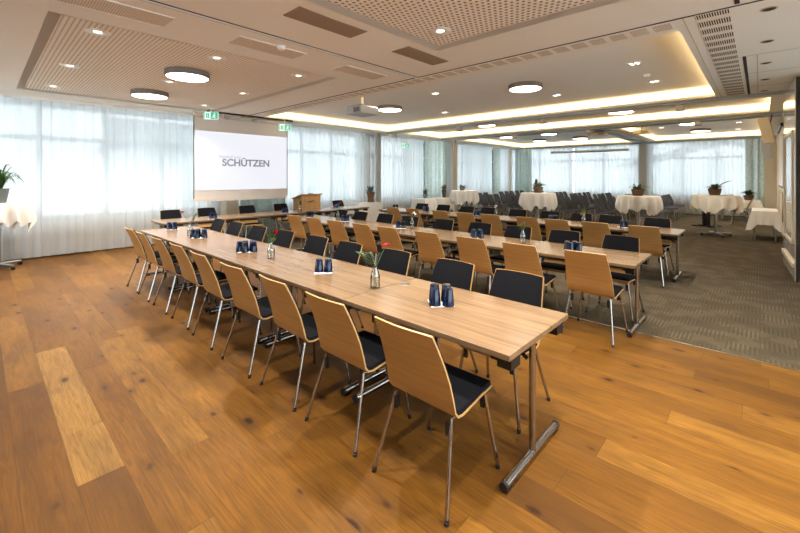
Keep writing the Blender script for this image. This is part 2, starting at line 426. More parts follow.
window_wall('rear', 'X', X0, Y0, YL, -1, [(5.5, 10.4, 3)])  # unseen windows, added so daylight fills the near half of the room
window_wall('added_side', 'Y', Y0, X0, 8.3, -1, [(-3.7, -.2, 3), (.1, 3.8, 3), (4.1, 8.0, 3)])  # out-of-view windows, added to brighten the near floor and ceiling
# radiators in front of the parapet
for i, (a, b) in enumerate([(-3.2, -.8), (-.1, 1.9), (2.1, 4.1), (5.0, 7.0), (7.3, 9.3), (10.2, 12.0)]):
    r = thing('radiator', 'low cream radiator behind the sheer curtain, %s from the left' % ORD[i], 'radiator', ((a+b)/2, YL-.06, .1), 0, 'radiators below the left windows')
    hw = (b-a)/2
    box('panel', 'parapet_paint', -hw, hw, -.03, .05, .02, .56, r)
    mb = MB()
    for q in range(4): mb.box(-hw, hw, -.036, -.03, .08+q*.12, .13+q*.12)
    mb.build('ribs', 'parapet_paint', r, smooth=False)
    for sx in (-1, 1): box('foot', 'parapet_paint', sx*(hw-.2)-.02, sx*(hw-.2)+.02, -.02, .03, -.1, .02, r)

# columns standing in front of the windows
def column(x0, x1, y0, y1, mat, label, n):
    m = MB(); m.box(x0, x1, y0, y1, 0, ZC); struct(m, 'column_%d' % n, mat, label, 'column')
column(4.30, 4.62, 10.05, 10.4, 'column_beige', 'beige column behind the hanging projection screen', 1)
column(9.60, 9.78, 9.98, 10.08, 'column_grey', 'grey column on the left window wall', 2)
column(14.32, 14.58, 9.98, 10.08, 'column_beige', 'beige column beyond the patterned green curtain', 3)
column(20.1, 20.4, 3.72, 4.0, 'column_grey', 'grey column in the middle of the back windows', 4)
column(20.3, 20.75, -.46, -.12, 'column_beige', 'beige corner pier by the right wall', 5)
# ceiling joints, beams with tracks
m = MB(); m.box(SEAM-.012, SEAM+.012, Y0, YL, ZC-.004, ZC+.002); struct(m, 'trim_2', 'vent_dark', 'dark partition track across the ceiling', 'trim')
m = MB(); m.box(X0, SEAM, 3.865, 3.885, ZC-.004, ZC+.002); m.box(X0, SEAM, 3.925, 3.94, ZC-.004, ZC+.002); struct(m, 'trim_3', 'vent_dark', 'twin dark shadow joint across the near ceiling', 'trim')
m = MB(); m.box(X0, SEAM, 3.885, 3.925, ZC-.008, ZC+.002); struct(m, 'trim_4', 'white_paint', 'pale bar between the twin shadow joints', 'trim')
m = MB(); m.box(6.62, 9.95, .13, .165, ZC-.004, ZC+.002); m.box(2.5, 4.55, .13, .165, ZC-.004, ZC+.002); struct(m, 'trim_5', 'vent_dark', 'dark slot beside the slotted grille', 'trim')
m = MB()
for xx in (6.62, 7.78, 8.95): m.box(xx-.006, xx+.006, -.46 if xx > 8.3 else Y0, .13, ZC-.003, ZC+.002)
m.box(6.62, 9.95, .02, .03, ZC-.003, ZC+.002); m.box(4.62, 9.9, .545, .552, ZC-.003, ZC+.002)
struct(m, 'trim_6', 'column_beige', 'thin board joints of the right-hand ceiling strip', 'trim')
m = MB()
for xx in (9.72, 12.86, 13.45): m.box(xx, xx+.06, -.4, 9.6, ZC-.05, ZC+.002)
m.box(13.6, 20.2, 3.62, 3.72, ZC-.05, ZC+.002); m.box(13.6, 20.2, 3.86, 3.96, ZC-.05, ZC+.002)
struct(m, 'trim_7', 'frame_grey', 'grey ceiling tracks along the beams', 'trim')
m = MB(); m.box(X0, XB, YL-.52, YL-.42, ZC-.03, ZC+.002); m.box(.0, 4.2, YL-.62, YL-.58, ZC-.06, ZC+.002); struct(m, 'trim_8', 'white_paint', 'white curtain rail along the left windows', 'trim')
m = MB(); m.box(XB-.5, XB-.42, -.3, YL-.5, ZC-.08, ZC+.002); struct(m, 'trim_9', 'frame_grey', 'grey curtain rail along the back windows', 'trim')
m = MB(); m.box(X0, XB, YL-.03, YL, 0, .07); m.box(XB-.03, XB, -.4, YL, 0, .07); struct(m, 'baseboard_left', 'dark_grey_plastic', 'dark skirting below the windows', 'skirting')
m = MB(); m.box(8.3, XB, -.475, -.445, 0, .08); struct(m, 'baseboard_right', 'wall_paint', 'cream skirting of the right wall', 'skirting')
m = MB(); m.box(SEAM+.03, SEAM+.05, Y0, YL, 0, .003); struct(m, 'trim_10', 'brushed_steel', 'metal strip between planks and carpet', 'trim')
# air inlets along the partition track
m = MB()
for i in range(40):
    yy = .66+i*.205
    m.box(4.68, 4.87, yy, yy+.15, ZC-.003, ZC+.002)
struct(m, 'trim_11', 'mesh_grille', 'row of square air inlets beside the partition track', 'trim')

# outside: paving and neighbouring houses, hedge
m = MB(); m.box(-40, 60, -40, 60, -.4, -.1); struct(m, 'ground', 'outdoor_paving', 'pale paving outside the windows', 'ground')
def house(x0, x1, y0, y1, h, lab):
    t = thing('house', lab, 'house', ((x0+x1)/2, (y0+y1)/2, -.1)); hx, hy = (x1-x0)/2, (y1-y0)/2
    box('walls', 'outdoor_render', -hx, hx, -hy, hy, 0, h, t)
    mb = MB(); mb.grid([[(-hx-.4, -hy-.5, h-.1), (hx+.4, -hy-.5, h-.1)], [(-hx-.4, 0, h+2), (hx+.4, 0, h+2)], [(-hx-.4, hy+.5, h-.1), (hx+.4, hy+.5, h-.1)]], .15); mb.build('roof', 'roof_tile', t, smooth=False)
house(6, 15, 26, 34, 3.4, 'pale neighbouring house seen through the left curtains')
house(38, 46, -4, 9, 2.6, 'pale neighbouring house seen through the back curtains')
def hedge(x, y, r, h, lab):
    mb = MB(); rr = random.Random(int(x*10+y))
    for i in range(26):
        a = rr.random()*2*PI; q = rr.random()**.5*r; zz = rr.uniform(.3, h)
        mb.ball((q*math.cos(a), q*math.sin(a), zz), rr.uniform(.35, .6)*r*.6, 2, (1, 1, .8))
    t = thing('tree', lab, 'tree', (x, y, -.1)); mb.build('crown', 'hedge_leaf', t)
    mb = MB(); mb.tube([(0, 0, 0), (0, 0, h*.6)], .12); mb.build('trunk', 'bark', t)
hedge(-6, 30, 2.6, 6.2, 'green tree outside, leftmost behind the sheer curtain')

# ------------------------------------------------------------------ curtains
def curtain(axis, pos, a0, a1, z0, z1, amp, wl, seed, step=.03, full=1.0):
    rr = random.Random(seed); n = int((a1-a0)/step); mb = MB(); rows = [[], [], [], []]
    ph = rr.random()*6; ph2 = rr.random()*6
    for i in range(n+1):
        u = a0+(a1-a0)*i/n; s = u/wl*2*PI
        d = amp*(math.sin(s+ph+1.2*math.sin(u*1.7+ph2)) + .45*math.sin(2.3*s+ph2) + .5*math.sin(.37*s+ph))
        for j, (z, kz) in enumerate(((z1, .55), (z1-.35, .9), (z0+.5, 1.05), (z0, 1.2))):
            v = pos + d*kz
            rows[j].append((u, v, z) if axis == 'Y' else (v, u, z))
    mb.grid(rows); return mb
sheers = [(-3.9, -1.2, 'far left beyond the picture edge'), (-1.15, 2.08, 'leftmost, behind the plant on the high table'), (2.085, 5.05, 'running behind the projection screen from the left'),
          (5.0, 9.85, 'between the projection screen and the grey column'), (9.8, 12.7, 'between the grey column and the patterned drape'), (13.9, 15.6, 'narrow, beside the beige column'),
          (15.605, 18.42, 'left of the narrow drape'), (18.75, 20.4, 'right of the narrow drape')]
for i, (a, b, lab) in enumerate(sheers):
    o = curtain('Y', YL-.33, a, b, .035, ZC-.02, .016, .17, i).build('sheer_curtain', 'sheer_white')
    tag(o, 'white sheer curtain on the left wall, ' + lab, 'curtain', 'sheer curtains')
for i, (a, b, lab) in enumerate([(.2, 3.8, 'right of the grey column'), (4.0, 6.9, 'left of the grey column'), (6.95, 10.33, 'leftmost')]):
    o = curtain('X', XB-.3, a, b, .035, ZC-.06, .022, .17, 20+i).build('sheer_curtain', 'sheer_white')
    tag(o, 'white sheer curtain on the back wall, ' + lab, 'curtain', 'sheer curtains')
for i, (ax, p, a, b, lab) in enumerate([('Y', 10.22, 12.55, 14.1, 'on the left wall beside the beige column'), ('Y', 10.2, 18.2, 18.95, 'narrow, on the left wall between sheers'),
        ('X', 20.2, 9.05, 9.95, 'in the far left corner'), ('X', 20.3, -.13, .42, 'at the right end of the back wall'), ('Y', 10.2, 4.75, 6.1, 'below the projection screen'), ]):
    o = curtain(ax, p, a, b, .03, ZC-.04, .06, .26, 40+i, .02).build('drape', 'green_drape')
    tag(o, 'grey green patterned drape ' + lab, 'curtain', 'green drapes')

# ------------------------------------------------------------------ ceiling fittings
for (a, b, c, d), lab in zip(COFFERS, ('nearest coffer', 'middle coffer', 'far right coffer', 'far left coffer')):
    m = MB(); z0, z1 = ZC+.055, ZC+.11
    m.box(a-.03, a-.02, c, d, z0, z1); m.box(b+.02, b+.03, c, d, z0, z1); m.box(a, b, c-.03, c-.02, z0, z1); m.box(a, b, d+.02, d+.03, z0, z1)
    q0, q1 = ZC+.052, ZC+.06; u = MB()
    u.box(a-.2, a-.06, c-.2, d+.2, q0, q1); u.box(b+.06, b+.2, c-.2, d+.2, q0, q1); u.box(a-.06, b+.06, c-.2, c-.06, q0, q1); u.box(a-.06, b+.06, d+.06, d+.2, q0, q1)  # extra up-facing strips behind the lip, added to brighten the coffer ceiling
    cl_ = m.build('cove_light', 'cove_glow', smooth=False); u.build('added_uplight_strip', 'added_uplight_glow', cl_, smooth=False)
    tag(cl_, 'warm light strip around the %s' % lab, 'light strip', 'cove light strips')
def disc(x, y, z, r, lab):
    t = thing('ceiling_lamp', 'round flat ceiling lamp with grey rim, ' + lab, 'ceiling lamp', (x, y, z), 0, 'round ceiling lamps')
    MB().lathe([(0, 0), (r, 0), (r, -.075), (r-.012, -.085), (r-.02, -.085), (r-.02, -.02), (0, -.02)], 40).build('housing', 'rim_grey', t)
    MB().lathe([(0, -.088), (r-.03, -.088), (r-.022, -.08), (r-.022, -.06), (0, -.06)], 40).build('diffuser', 'disc_glow', t)
for x, y, lab in ((2.1, 6.25, 'nearer of two on the perforated board'), (2.13, 8.25, 'further of two on the perforated board')): disc(x, y, ZC+.022, .30, lab)
for x, y, lab in ((7.05, 3.28, 'right one in the nearest coffer'), (6.99, 6.82, 'left one in the nearest coffer'), (11.35, 2.66, 'right one in the middle coffer'), (11.3, 6.6, 'left one in the middle coffer'),
                  (15.3, 1.62, 'nearer one in the far right coffer'), (18.1, 1.62, 'further one in the far right coffer'), (15.35, 6.15, 'near right one in the far left coffer'),
                  (15.35, 7.95, 'near left one in the far left coffer'), (18.1, 5.85, 'far right one in the far left coffer'), (18.1, 7.7, 'far left one in the far left coffer')):
    disc(x, y, ZU, .31, lab)
def spot(parent, watts, size=1.9, blend=.6, col=(1, .91, .80), z=-.03):
    l = bpy.data.lights.new('lamp', 'SPOT'); l.energy = watts; l.spot_size = size; l.spot_blend = blend; l.color = col; l.shadow_soft_size = .06
    o = bpy.data.objects.new('lamp', l); COL.objects.link(o); o.parent = parent; o.location = (0, 0, z); return o
def downlight(x, y, z, lab, watts):
    t = thing('downlight', 'small round recessed downlight ' + lab, 'downlight', (x, y, z), 0, 'round downlights')
    MB().lathe([(.05, .004), (.112, .004), (.116, -.004), (.110, -.008), (.06, -.008), (.05, .004)], 28).build('ring', 'white_paint', t)
    MB().lathe([(0, .0), (.04, .0), (.053, .004), (0, .004)], 20).build('lens', 'lamp_glow', t)
    if watts: spot(t, watts)
colname = ['left', 'middle', 'right']
for i, x in enumerate((.86, 2.11, 3.34)):
    for j, y in enumerate((5.22, 7.1, 8.93)):
        downlight(x, y, ZC+.022, 'of the window-side board, %s column, %s from the camera' % (colname[i], ORD[j]), DOWNLIGHT_W)
    for j, y in enumerate((2.5, .65, -1.2)):
        downlight(x, y, ZC+.022, 'of the near perforated board, %s column, %s from the window' % (colname[i], ORD[j]), DOWNLIGHT_W)
def quad(x, y, lab, watts=0, z=ZU):
    t = thing('downlight', 'cluster of four pin spots ' + lab, 'downlight', (x, y, z), 0, 'four-point downlights')
    box('plate', 'white_paint', -.09, .09, -.09, .09, -.006, 0, t)
    for sx, sy in ((-.045, -.03), (.045, .03), (-.02, .045), (.02, -.045)):
        MB().lathe([(0, -.011), (.017, -.011), (.019, -.006), (0, -.006)], 12, (sx, sy, 0)).build('lens', 'lamp_glow', t)
    if watts: spot(t, watts, 1.6, .7)
qs = [(5.35, 1.4), (6.85, 1.42), (8.4, 1.42), (5.35, 3.7), (6.5, 5.0), (8.4, 3.2), (5.45, 5.75), (7.0, 8.0), (8.6, 6.3)]
for i, (x, y) in enumerate(qs): quad(x, y, 'in the nearest coffer, %s counted from the right wall' % ORD[i], 110)
for i, (x, y) in enumerate([(11.6, .9), (11.6, 4.2), (11.6, 8.2)]): quad(x, y, 'in the middle coffer, %s from the right wall' % ORD[i], 90)
for i, (x, y) in enumerate([(14.8, .6), (16.6, .5), (16.6, 2.6), (19, .6)]): quad(x, y, 'in the far right coffer, %s from the near right corner' % ORD[i], 70)
for i, x in enumerate((4.89, 6.05, 7.2, 8.41, 9.53)):
    t = thing('downlight', 'unlit dark downlight of the right ceiling strip, %s from the camera' % ORD[i], 'downlight', (x, -.06, ZC), 0, 'unlit downlights')
    MB().lathe([(.05, .0), (.062, 0), (.064, -.004), (.05, -.006), (.05, 0)], 20).build('ring', 'column_beige', t)
    MB().lathe([(0, -.003), (.05, -.003), (.05, 0), (0, 0)], 20).build('lens', 'vent_dark', t)
def vent(x0, x1, y0, y1, mat, lab):
    cx, cy = (x0+x1)/2, (y0+y1)/2; hx, hy = (x1-x0)/2, (y1-y0)/2
    t = thing('air_vent', lab, 'vent', (cx, cy, ZC), 0, 'ceiling vents')
    box('grille', mat, -hx+.015, hx-.015, -hy+.015, hy-.015, -.006, 0, t)
    mb = MB()
    for a in ((-hx, hx, -hy, -hy+.015), (-hx, hx, hy-.015, hy), (-hx, -hx+.015, -hy, hy), (hx-.015, hx, -hy, hy)): mb.box(*a, -.008, 0)
    mb.build('frame', 'white_paint' if mat == 'mesh_grille' else 'mesh_grille_dark', t, smooth=False)
vent(.35, 1.29, 4.14, 4.48, 'mesh_grille', 'pale ceiling vent nearest the left edge, on the window side of the joint')
vent(1.91, 2.77, 4.14, 4.48, 'mesh_grille', 'pale ceiling vent beside the smoke detector')
vent(3.4, 4.22, 4.16, 4.5, 'mesh_grille', 'pale ceiling vent between the perforated board and the partition track')
vent(1.95, 2.77, 3.03, 3.31, 'mesh_grille_dark', 'dark ceiling vent nearer the camera, beside the near perforated board')
vent(3.42, 4.22, 3.03, 3.3, 'mesh_grille_dark', 'dark ceiling vent at the corner of the near perforated board')
vent(.35, 1.2, 3.03, 3.31, 'mesh_grille_dark', 'dark ceiling vent above the top edge of the picture')
o = box('air_vent', 'slot_grille', 4.64, 9.75, .21, .46, ZC-.004, ZC+.002); tag(o, 'long slotted ceiling grille beside the nearest coffer', 'vent', 'ceiling vents')
def detector(x, y, z, lab):
    t = thing('smoke_detector', lab, 'smoke detector', (x, y, z), 0, 'smoke detectors')
    MB().lathe([(0, 0), (.055, 0), (.055, -.015), (0, -.015)], 20).build('base', 'white_paint', t)
    MB().lathe([(.045, -.015), (.048, -.03), (.035, -.045), (0, -.048)], 20).build('sensor', 'white_paint', t)
detector(2.39, 4.1, ZC-.008, 'white smoke detector beside the pale vent of the near ceiling')
detector(7.75, 1.42, ZU, 'white smoke detector in the right part of the nearest coffer')
detector(5.5, 4.4, ZU, 'white smoke detector in the left part of the nearest coffer')
detector(11.0, 2.0, ZU, 'white smoke detector in the middle coffer')
def projector(x, y, z, sx, sy, sz, rz, lab, mat='projector_grey', top=ZU):
    t = thing('projector', lab, 'projector', (x, y, z), rz, 'ceiling projectors')
    box('body', mat, -sx/2, sx/2, -sy/2, sy/2, 0, sz, t, bevel=.015)
    box('cover', 'black_plastic', -sx/2+.02, sx/2-.02, -sy/2+.02, sy/2-.02, sz, sz+.012, t)
    mb = MB(); mb.lathe([(0, 0), (sz*.36, 0), (sz*.36, .03), (sz*.26, .04), (sz*.26, .01), (0, .01)], 20)
    bmesh.ops.rotate(mb.bm, verts=mb.bm.verts, cent=(0, 0, 0), matrix=Matrix.Rotation(-PI/2, 3, 'X')); bmesh.ops.translate(mb.bm, verts=mb.bm.verts, vec=(-sx*.2, sy/2, sz/2))
    mb.build('lens', 'black_plastic', t)
    mb = MB()
    for q in range(7): mb.box(-sx/2-.003, -sx/2+.01, -sy*.4+q*sy*.06, -sy*.4+q*sy*.06+sy*.03, sz*.2, sz*.8)
    mb.build('air_slots', 'vent_dark', t, smooth=False)
    MB().tube([(0, 0, sz), (0, 0, top-z-.004)], .025, 12).build('bracket', 'column_beige', t)
projector(5.27, 5.92, 2.86, .47, .45, .16, 0, 'large grey projector hanging from the nearest coffer, before the screen')
projector(13.9, 3.9, 2.96, .34, .46, .1, 0, 'cream projector hanging left of the far ceiling beam', 'projector_white', ZC)
projector(14.25, 2.75, 2.96, .34, .46, .1, 0, 'cream projector hanging right of the far ceiling beam', 'projector_white')
def tracklight(x, y, lab):
    t = thing('track_spotlight', 'small boxy white track spotlight ' + lab, 'spotlight', (x, y, ZC), 0, 'track spotlights')
    MB().tube([(0, 0, 0), (0, 0, -.07)], .012, 8).build('stem', 'white_paint', t)
    box('head', 'projector_grey', -.07, .07, -.07, .07, -.19, -.07, t, bevel=.01)
    box('lens', 'column_beige', -.08, -.07, -.05, .05, -.17, -.09, t)
for x, y, lab in ((9.75, 1.2, 'on the first beam, nearest the right wall'), (9.75, 4.05, 'on the first beam, second from the right wall'), (9.75, 6.6, 'on the first beam, third from the right wall'),
                  (12.9, 1.2, 'on the second beam, nearest the right wall'), (12.9, 3.9, 'on the second beam, at the crossing beam'), (12.9, 6.4, 'on the second beam, third from the right wall'), (12.9, 9.0, 'on the second beam, nearest the left windows'), (9.75, 9.3, 'on the first beam, nearest the left windows')):
    tracklight(x, y, lab)
# long screen case before the back windows
t = thing('screen_case', 'long grey projection screen case hung before the back windows', 'screen case', (19.9, 6.1, 2.82))
MB().tube([(0, -1.75, 0), (0, 1.75, 0)], .06, 12).build('case', 'projector_grey', t)
for sy in (-1.6, 1.6): MB().tube([(0, sy, .05), (0, sy, ZU-2.82)], .01, 6).build('hanger', 'projector_grey', t)

# ------------------------------------------------------------------ projection screen, exit signs
YS = 9.62
t = thing('projection_screen', 'hanging projection screen showing a white slide with a grey word', 'projection screen', (3.37, YS, 1.02))
SW = 2.42; 
box('fabric', 'screen_fabric', 0, SW, 0, .012, .06, 2.02, t)
box('bottom_bar', 'screen_fabric', -.01, SW+.01, -.012, .024, 0, .07, t)
box('picture', 'picture_white', .02, SW-.02, -.006, -.001, .265, 1.67, t)
MB().tube([(-.02, 0, 2.05), (SW+.02, 0, 2.05)], .045, 14).build('roller_case', 'screen_fabric', t)
for sx in (0, SW): box('side_edge', 'dark_grey_plastic', sx-.008, sx+.008, -.004, .016, .06, 2.02, t)
def text(s, size, loc, rot, mat, parent, name='lettering', extrude=.002, bold=0.0, spacing=1.0):
    cu = bpy.data.curves.new(name, 'FONT'); cu.body = s; cu.size = size; cu.extrude = extrude; cu.align_x = 'LEFT'; cu.offset = bold; cu.space_character = spacing
    tmp = bpy.data.objects.new('tmp', cu); COL.objects.link(tmp); dg = bpy.context.evaluated_depsgraph_get()
    me = bpy.data.meshes.new_from_object(tmp.evaluated_get(dg)); bpy.data.objects.remove(tmp)
    o = bpy.data.objects.new(name, me); COL.objects.link(o); me.materials.clear(); me.materials.append(MATS[mat])
    o.parent = parent; o.location = loc; o.rotation_euler = rot; return o
tx = text('SCHÜTZEN', .24, (.64, -.009, .855), (PI/2, 0, 0), 'picture_grey', t, bold=.007)
tx.scale.x = 1.24/max(v.co.x for v in tx.data.vertices)
tx['label'] = 'large grey word on the slide'
tx2 = text('Gasthof zum', .10, (.56, -.009, 1.045), (PI/2, 0, 0), 'picture_lilac', t, bold=.002)
tx2.scale.x = .54/max(v.co.x for v in tx2.data.vertices)
tx2['label'] = 'small pale words above the large word'
t = thing('light_track', 'black ceiling track with two small spots above the projection screen', 'light track', (3.5, YS-.18, ZC-.04))
box('rail', 'black_plastic', .1, 2.35, -.015, .015, 0, .04, t)
for xx in (.55, 1.25): 
    MB().tube([(xx, 0, 0), (xx, 0, -.06)], .01, 6).build('stem', 'white_paint', t)
    MB().tube([(xx, -.05, -.09), (xx, .05, -.06)], .045, 12).build('spot_head', 'projector_grey', t)
def exit_sign(x, y, z, lab, top=ZC):
    t = thing('exit_sign', lab, 'exit sign', (x, y, z), HEAD-PI/2+.12, 'green exit signs')
    box('panel', 'sign_white', -.16, .16, 0, .03, 0, .17, t)
    box('green_field', 'sign_green', .0, .155, -.004, 0, .008, .162, t)
    box('green_edge', 'sign_green', -.155, -.13, -.004, 0, .008, .162, t)
    mb = MB(); mb.box(-.1, -.07, -.005, 0, .03, .14); mb.box(-.06, -.03, -.005, 0, .03, .14); mb.build('door_mark', 'sign_green', t, smooth=False)
    mb = MB()
    mb.ball((.085, -.005, .125), .014, 2, (1, .2, 1)); mb.tube([(.08, -.006, .105), (.072, -.006, .07)], .012, 8)
    mb.tube([(.072, -.006, .07), (.095, -.006, .05), (.09, -.006, .02)], .008, 6); mb.tube([(.072, -.006, .07), (.055, -.006, .045), (.03, -.006, .045)], .008, 6)
    mb.tube([(.08, -.006, .1), (.11, -.006, .085)], .006, 6); mb.tube([(.08, -.006, .1), (.05, -.006, .09)], .006, 6)
    mb.build('running_figure', 'sign_white', t)
    MB().tube([(0, .015, .17), (0, .015, top-z)], .008, 6).build('hanger', 'white_paint', t)
exit_sign(3.58, 9.2, 2.92, 'green and white exit sign above the left corner of the screen')
exit_sign(5.55, 9.35, 2.84, 'green and white exit sign above the right corner of the screen', ZU)
exit_sign(11.2, 10.1, 2.72, 'green and white exit sign on the left wall beyond the grey column')

# ------------------------------------------------------------------ folding tables
def make_table(oak):
    t = thing('folding_table', '', 'table', (0, 0, 0), 0)
    mb = MB(); mb.box(-.40, .40, -.646, .646, .708, .74); mb.build('tabletop', oak, t, smooth=False, bevel=.003)
    mb = MB(); mb.box(-.36, .36, -.60, -.52, .675, .708); mb.box(-.36, .36, .52, .60, .675, .708); mb.box(-.30, -.26, -.6, .6, .675, .708); mb.box(.26, .30, -.6, .6, .675, .708)
    mb.build('underframe', 'black_plastic', t, smooth=False)
    for s in (-1, 1):
        y = s*.585
        leg = MB().tube([(0, y, .04), (0, y, .68)], .019, 14).build('leg', 'chrome', t)
        mb = MB(); mb.box(-.06, .06, y-s*.08-.03, y-s*.08+.03, .6, .7); mb.tube([(0, y-s*.03, .56), (0, y-s*.22, .69)], .012, 8); mb.build('hinge', 'black_plastic', leg)
        mb = MB(); mb.tube([(-.335, y, .03), (.335, y, .03)], .022, 14); mb.build('foot_bar', 'chrome', leg)
        for q in (-1, 1):
            mb = MB(); mb.tube([(q*.33, y, .03), (q*.35, y, .03)], .0235, 12); mb.box(min(q*.28, q*.34), max(q*.28, q*.34), y-.018, y+.018, 0, .02); mb.build('foot_cap', 'black_plastic', leg)
    for q in (-1, 1): box('latch_box', 'black_plastic', q*.30-.05, q*.30+.05, -.63, -.55, .64, .708, t)
    return t
ROWS = [('front', 2.17), ('middle', 4.78), ('rear', 7.55)]
tab = make_table('table_oak'); first = True
for rn, X in ROWS:
    for i in range(5):
        lab = 'oak-topped folding table in the %s row, %s from its right end' % (rn, ORD[i])
        loc = (X, .90+.65+1.3*i, 0); g = 'folding tables in three rows'
        if first: tab.location = loc; tag(tab, lab, 'table', g); first = False
        else: dup(tab, loc, 0, lab, g)
htab = make_table('table_oak')
for i in range(4):
    lab = 'oak-topped folding table of the cross row before the screen, %s from left' % ORD[i]; loc = (2.32+.65+1.3*i, 8.54, 0)
    if i == 0: htab.location = loc; htab.rotation_euler = (0, 0, PI/2); tag(htab, lab, 'table', 'tables of the cross row')
    else: dup(htab, loc, PI/2, lab, 'tables of the cross row')
for rn, X in ROWS:
    for i in range(1, 5, 2):
        o = MB().lathe([(0, 0), (.04, 0), (.038, .003), (0, .003)], 20).build('cable_grommet', 'brushed_steel', loc=(X+.2, .9+1.3*i-.06, .74)); 
        tag(o, 'flat round cable outlet set in the %s row, %s seam from right' % (rn, ORD[i-1]), 'cable outlet', 'cable outlets')

# ------------------------------------------------------------------ plywood chairs
PROF = [(.262, .425), (.255, .440), (.235, .452), (.12, .449), (.0, .436), (-.07, .430), (-.108, .438), (-.132, .468), (-.150, .53), (-.178, .62), (-.215, .71), (-.258, .80), (-.300, .882)]
def half_width(i):
    return [.19, .205, .213, .218, .221, .223, .224, .225, .223, .218, .211, .203, .194][i]
def shell_rows(idx, inset, lift, n=9):
    rows = []
    for i in idx:
        x, z = PROF[i]; a = PROF[max(i-1, 0)]; b = PROF[min(i+1, len(PROF)-1)]
        tx_, tz_ = b[0]-a[0], b[1]-a[1]; l = math.hypot(tx_, tz_); nx, nz = tz_/l, -tx_/l   # unit normal      # towards the sitter
        hw = half_width(i)-inset; r = []
        bow = .022 if i > 7 else .0
        for j in range(n):
            q = -1+2*j/(n-1)
            r.append((x+nx*lift+bow*q*q*(i-7)/5 if i > 7 else x+nx*lift, q*hw, z+nz*lift + (-.004*q**4 if i == len(PROF)-1 else 0)))
        rows.append(r)
    return rows
def make_chair(shell_mat='chair_ply', pad='black_fabric', edge='ply_edge', name='stacking_chair', caps=True, legmat='chrome'):
    t = thing(name, '', 'chair', (0, 0, 0), 0)
    al = range(len(PROF))
    mb = MB(); mb.slab(shell_rows(al, 0, 0), shell_rows(al, 0, -.0095))
    o = mb.build('shell', [shell_mat, edge], t)
    for p in o.data.polygons:
        e = sorted((o.data.vertices[p.vertices[i]].co - o.data.vertices[p.vertices[(i+1) % 4]].co).length for i in range(4))
        if e[0] < .0125 and e[1] < .0125: p.material_index = 1
    def pad_rows(idx, lift, inset, cut=0):
        r = shell_rows(idx, inset, lift); r[-1] = [(a+cut*.15, b, c-cut) for a, b, c in r[-1]]; return r
    MB().slab(pad_rows(range(8, 13), .013, .009, .007), pad_rows(range(8, 13), .001, .005, .005)).build('back_pad', pad, t)
    MB().slab(pad_rows(range(2, 7), .022, .012), pad_rows(range(2, 7), .001, .006)).build('seat_pad', pad, t)
    mb = MB()
    for s in (-1, 1): mb.tube([(-.125, s*.185, .415), (-.06, s*.19, .421), (.15, s*.19, .424), (.205, s*.19, .415)], .010, 8)
    mb.tube([(-.05, -.19, .421), (-.05, .19, .421)], .009, 8); mb.tube([(.12, -.19, .424), (.12, .19, .424)], .009, 8); mb.build('seat_frame', legmat, t)
    for sx, x0, x1 in ((-1, -.118, -.24), (1, .198, .245)):
        for s in (-1, 1):
            leg = MB().tube([(x0, s*.187, .42), (x0+(x1-x0)*.5, s*.216, .21), (x1, s*.245, .012)], .0105, 10).build('leg', legmat, t)
            if caps:
                MB().tube([(x1+(x1-x0)*-.04, s*.2437, .024), (x1, s*.245, 0.0)], .0125, 10).build('foot_cap', 'rubber', leg)
                mb = MB(); xx = x0+(x1-x0)*.12-sx*.004
                mb.box(xx-.012, xx+.012, s*.176-.012, s*.176+.012, .335, .405); mb.build('bumper', 'black_plastic', leg)
    return t
ch = make_chair(); first = True
BARS = [.965]+[2.2+1.3*i+s for i in range(4) for s in (-.065, .065)]+[7.335]
def clear(y):                                     # chair feet stand beside the tables' foot bars
    for d in [k*.005*s for k in range(30) for s in (1, -1)]:
        if all(abs(y+d+e-b) > .05 for e in (-.245, .245) for b in BARS): return y+d
    return y
def place(x, y, rz, lab, grp):
    global first
    if first: ch.location = (x, y, 0); ch.rotation_euler = (0, 0, rz); tag(ch, lab, 'chair', grp); first = False
    else: dup(ch, (x, y, 0), rz, lab, grp)
NEAR = {'front': (1.72, [1.315, 1.98, 2.6, 3.31, 4.0, 4.68, 5.36, 6.03, 6.6]), 'middle': (4.31, [1.25, 1.91, 2.59, 3.27, 4.0, 4.62, 5.24, 5.9, 6.52]), 'rear': (7.0, [1.28, 1.91, 2.52, 3.1, 3.86, 4.44, 5.09, 5.83, 6.44])}
FAR = {'front': (2.555, [1.365, 2.01, 2.68, 3.33, 4.0, 4.73, 5.46, 6.2, 6.85]), 'middle': (5.14, [1.27, 1.91, 2.62, 3.31, 3.98, 4.73, 5.38, 6.09, 6.74]), 'rear': (7.88, [1.34, 2.03, 2.6, 3.24, 3.95, 4.68, 5.28, 6.0, 6.7])}
rr = random.Random(3)
for rn, X in ROWS:
    x, ys = NEAR[rn]
    for i, y in enumerate(ys): place(x+rr.uniform(-.012, .012), clear(y), rr.uniform(-.03, .03), 'oak-shelled chair with back to the camera, %s row, %s from the right' % (rn, ORD[i]), 'chairs on the near side of the table rows')
    x, ys = FAR[rn]
    for i, y in enumerate(ys): place(x+rr.uniform(-.015, .015), clear(y), PI+rr.uniform(-.03, .03), 'black-padded chair facing the camera across the %s row, %s from the right' % (rn, ORD[i]), 'chairs on the far side of the table rows')
for i, x in enumerate((2.83, 3.6, 4.55, 5.5, 7.42)):
    place(x, 9.22+rr.uniform(-.02, .02), -PI/2+rr.uniform(-.06, .06), 'black-padded chair behind the cross row below the screen, %s from the left' % ORD[i], 'chairs behind the cross row')

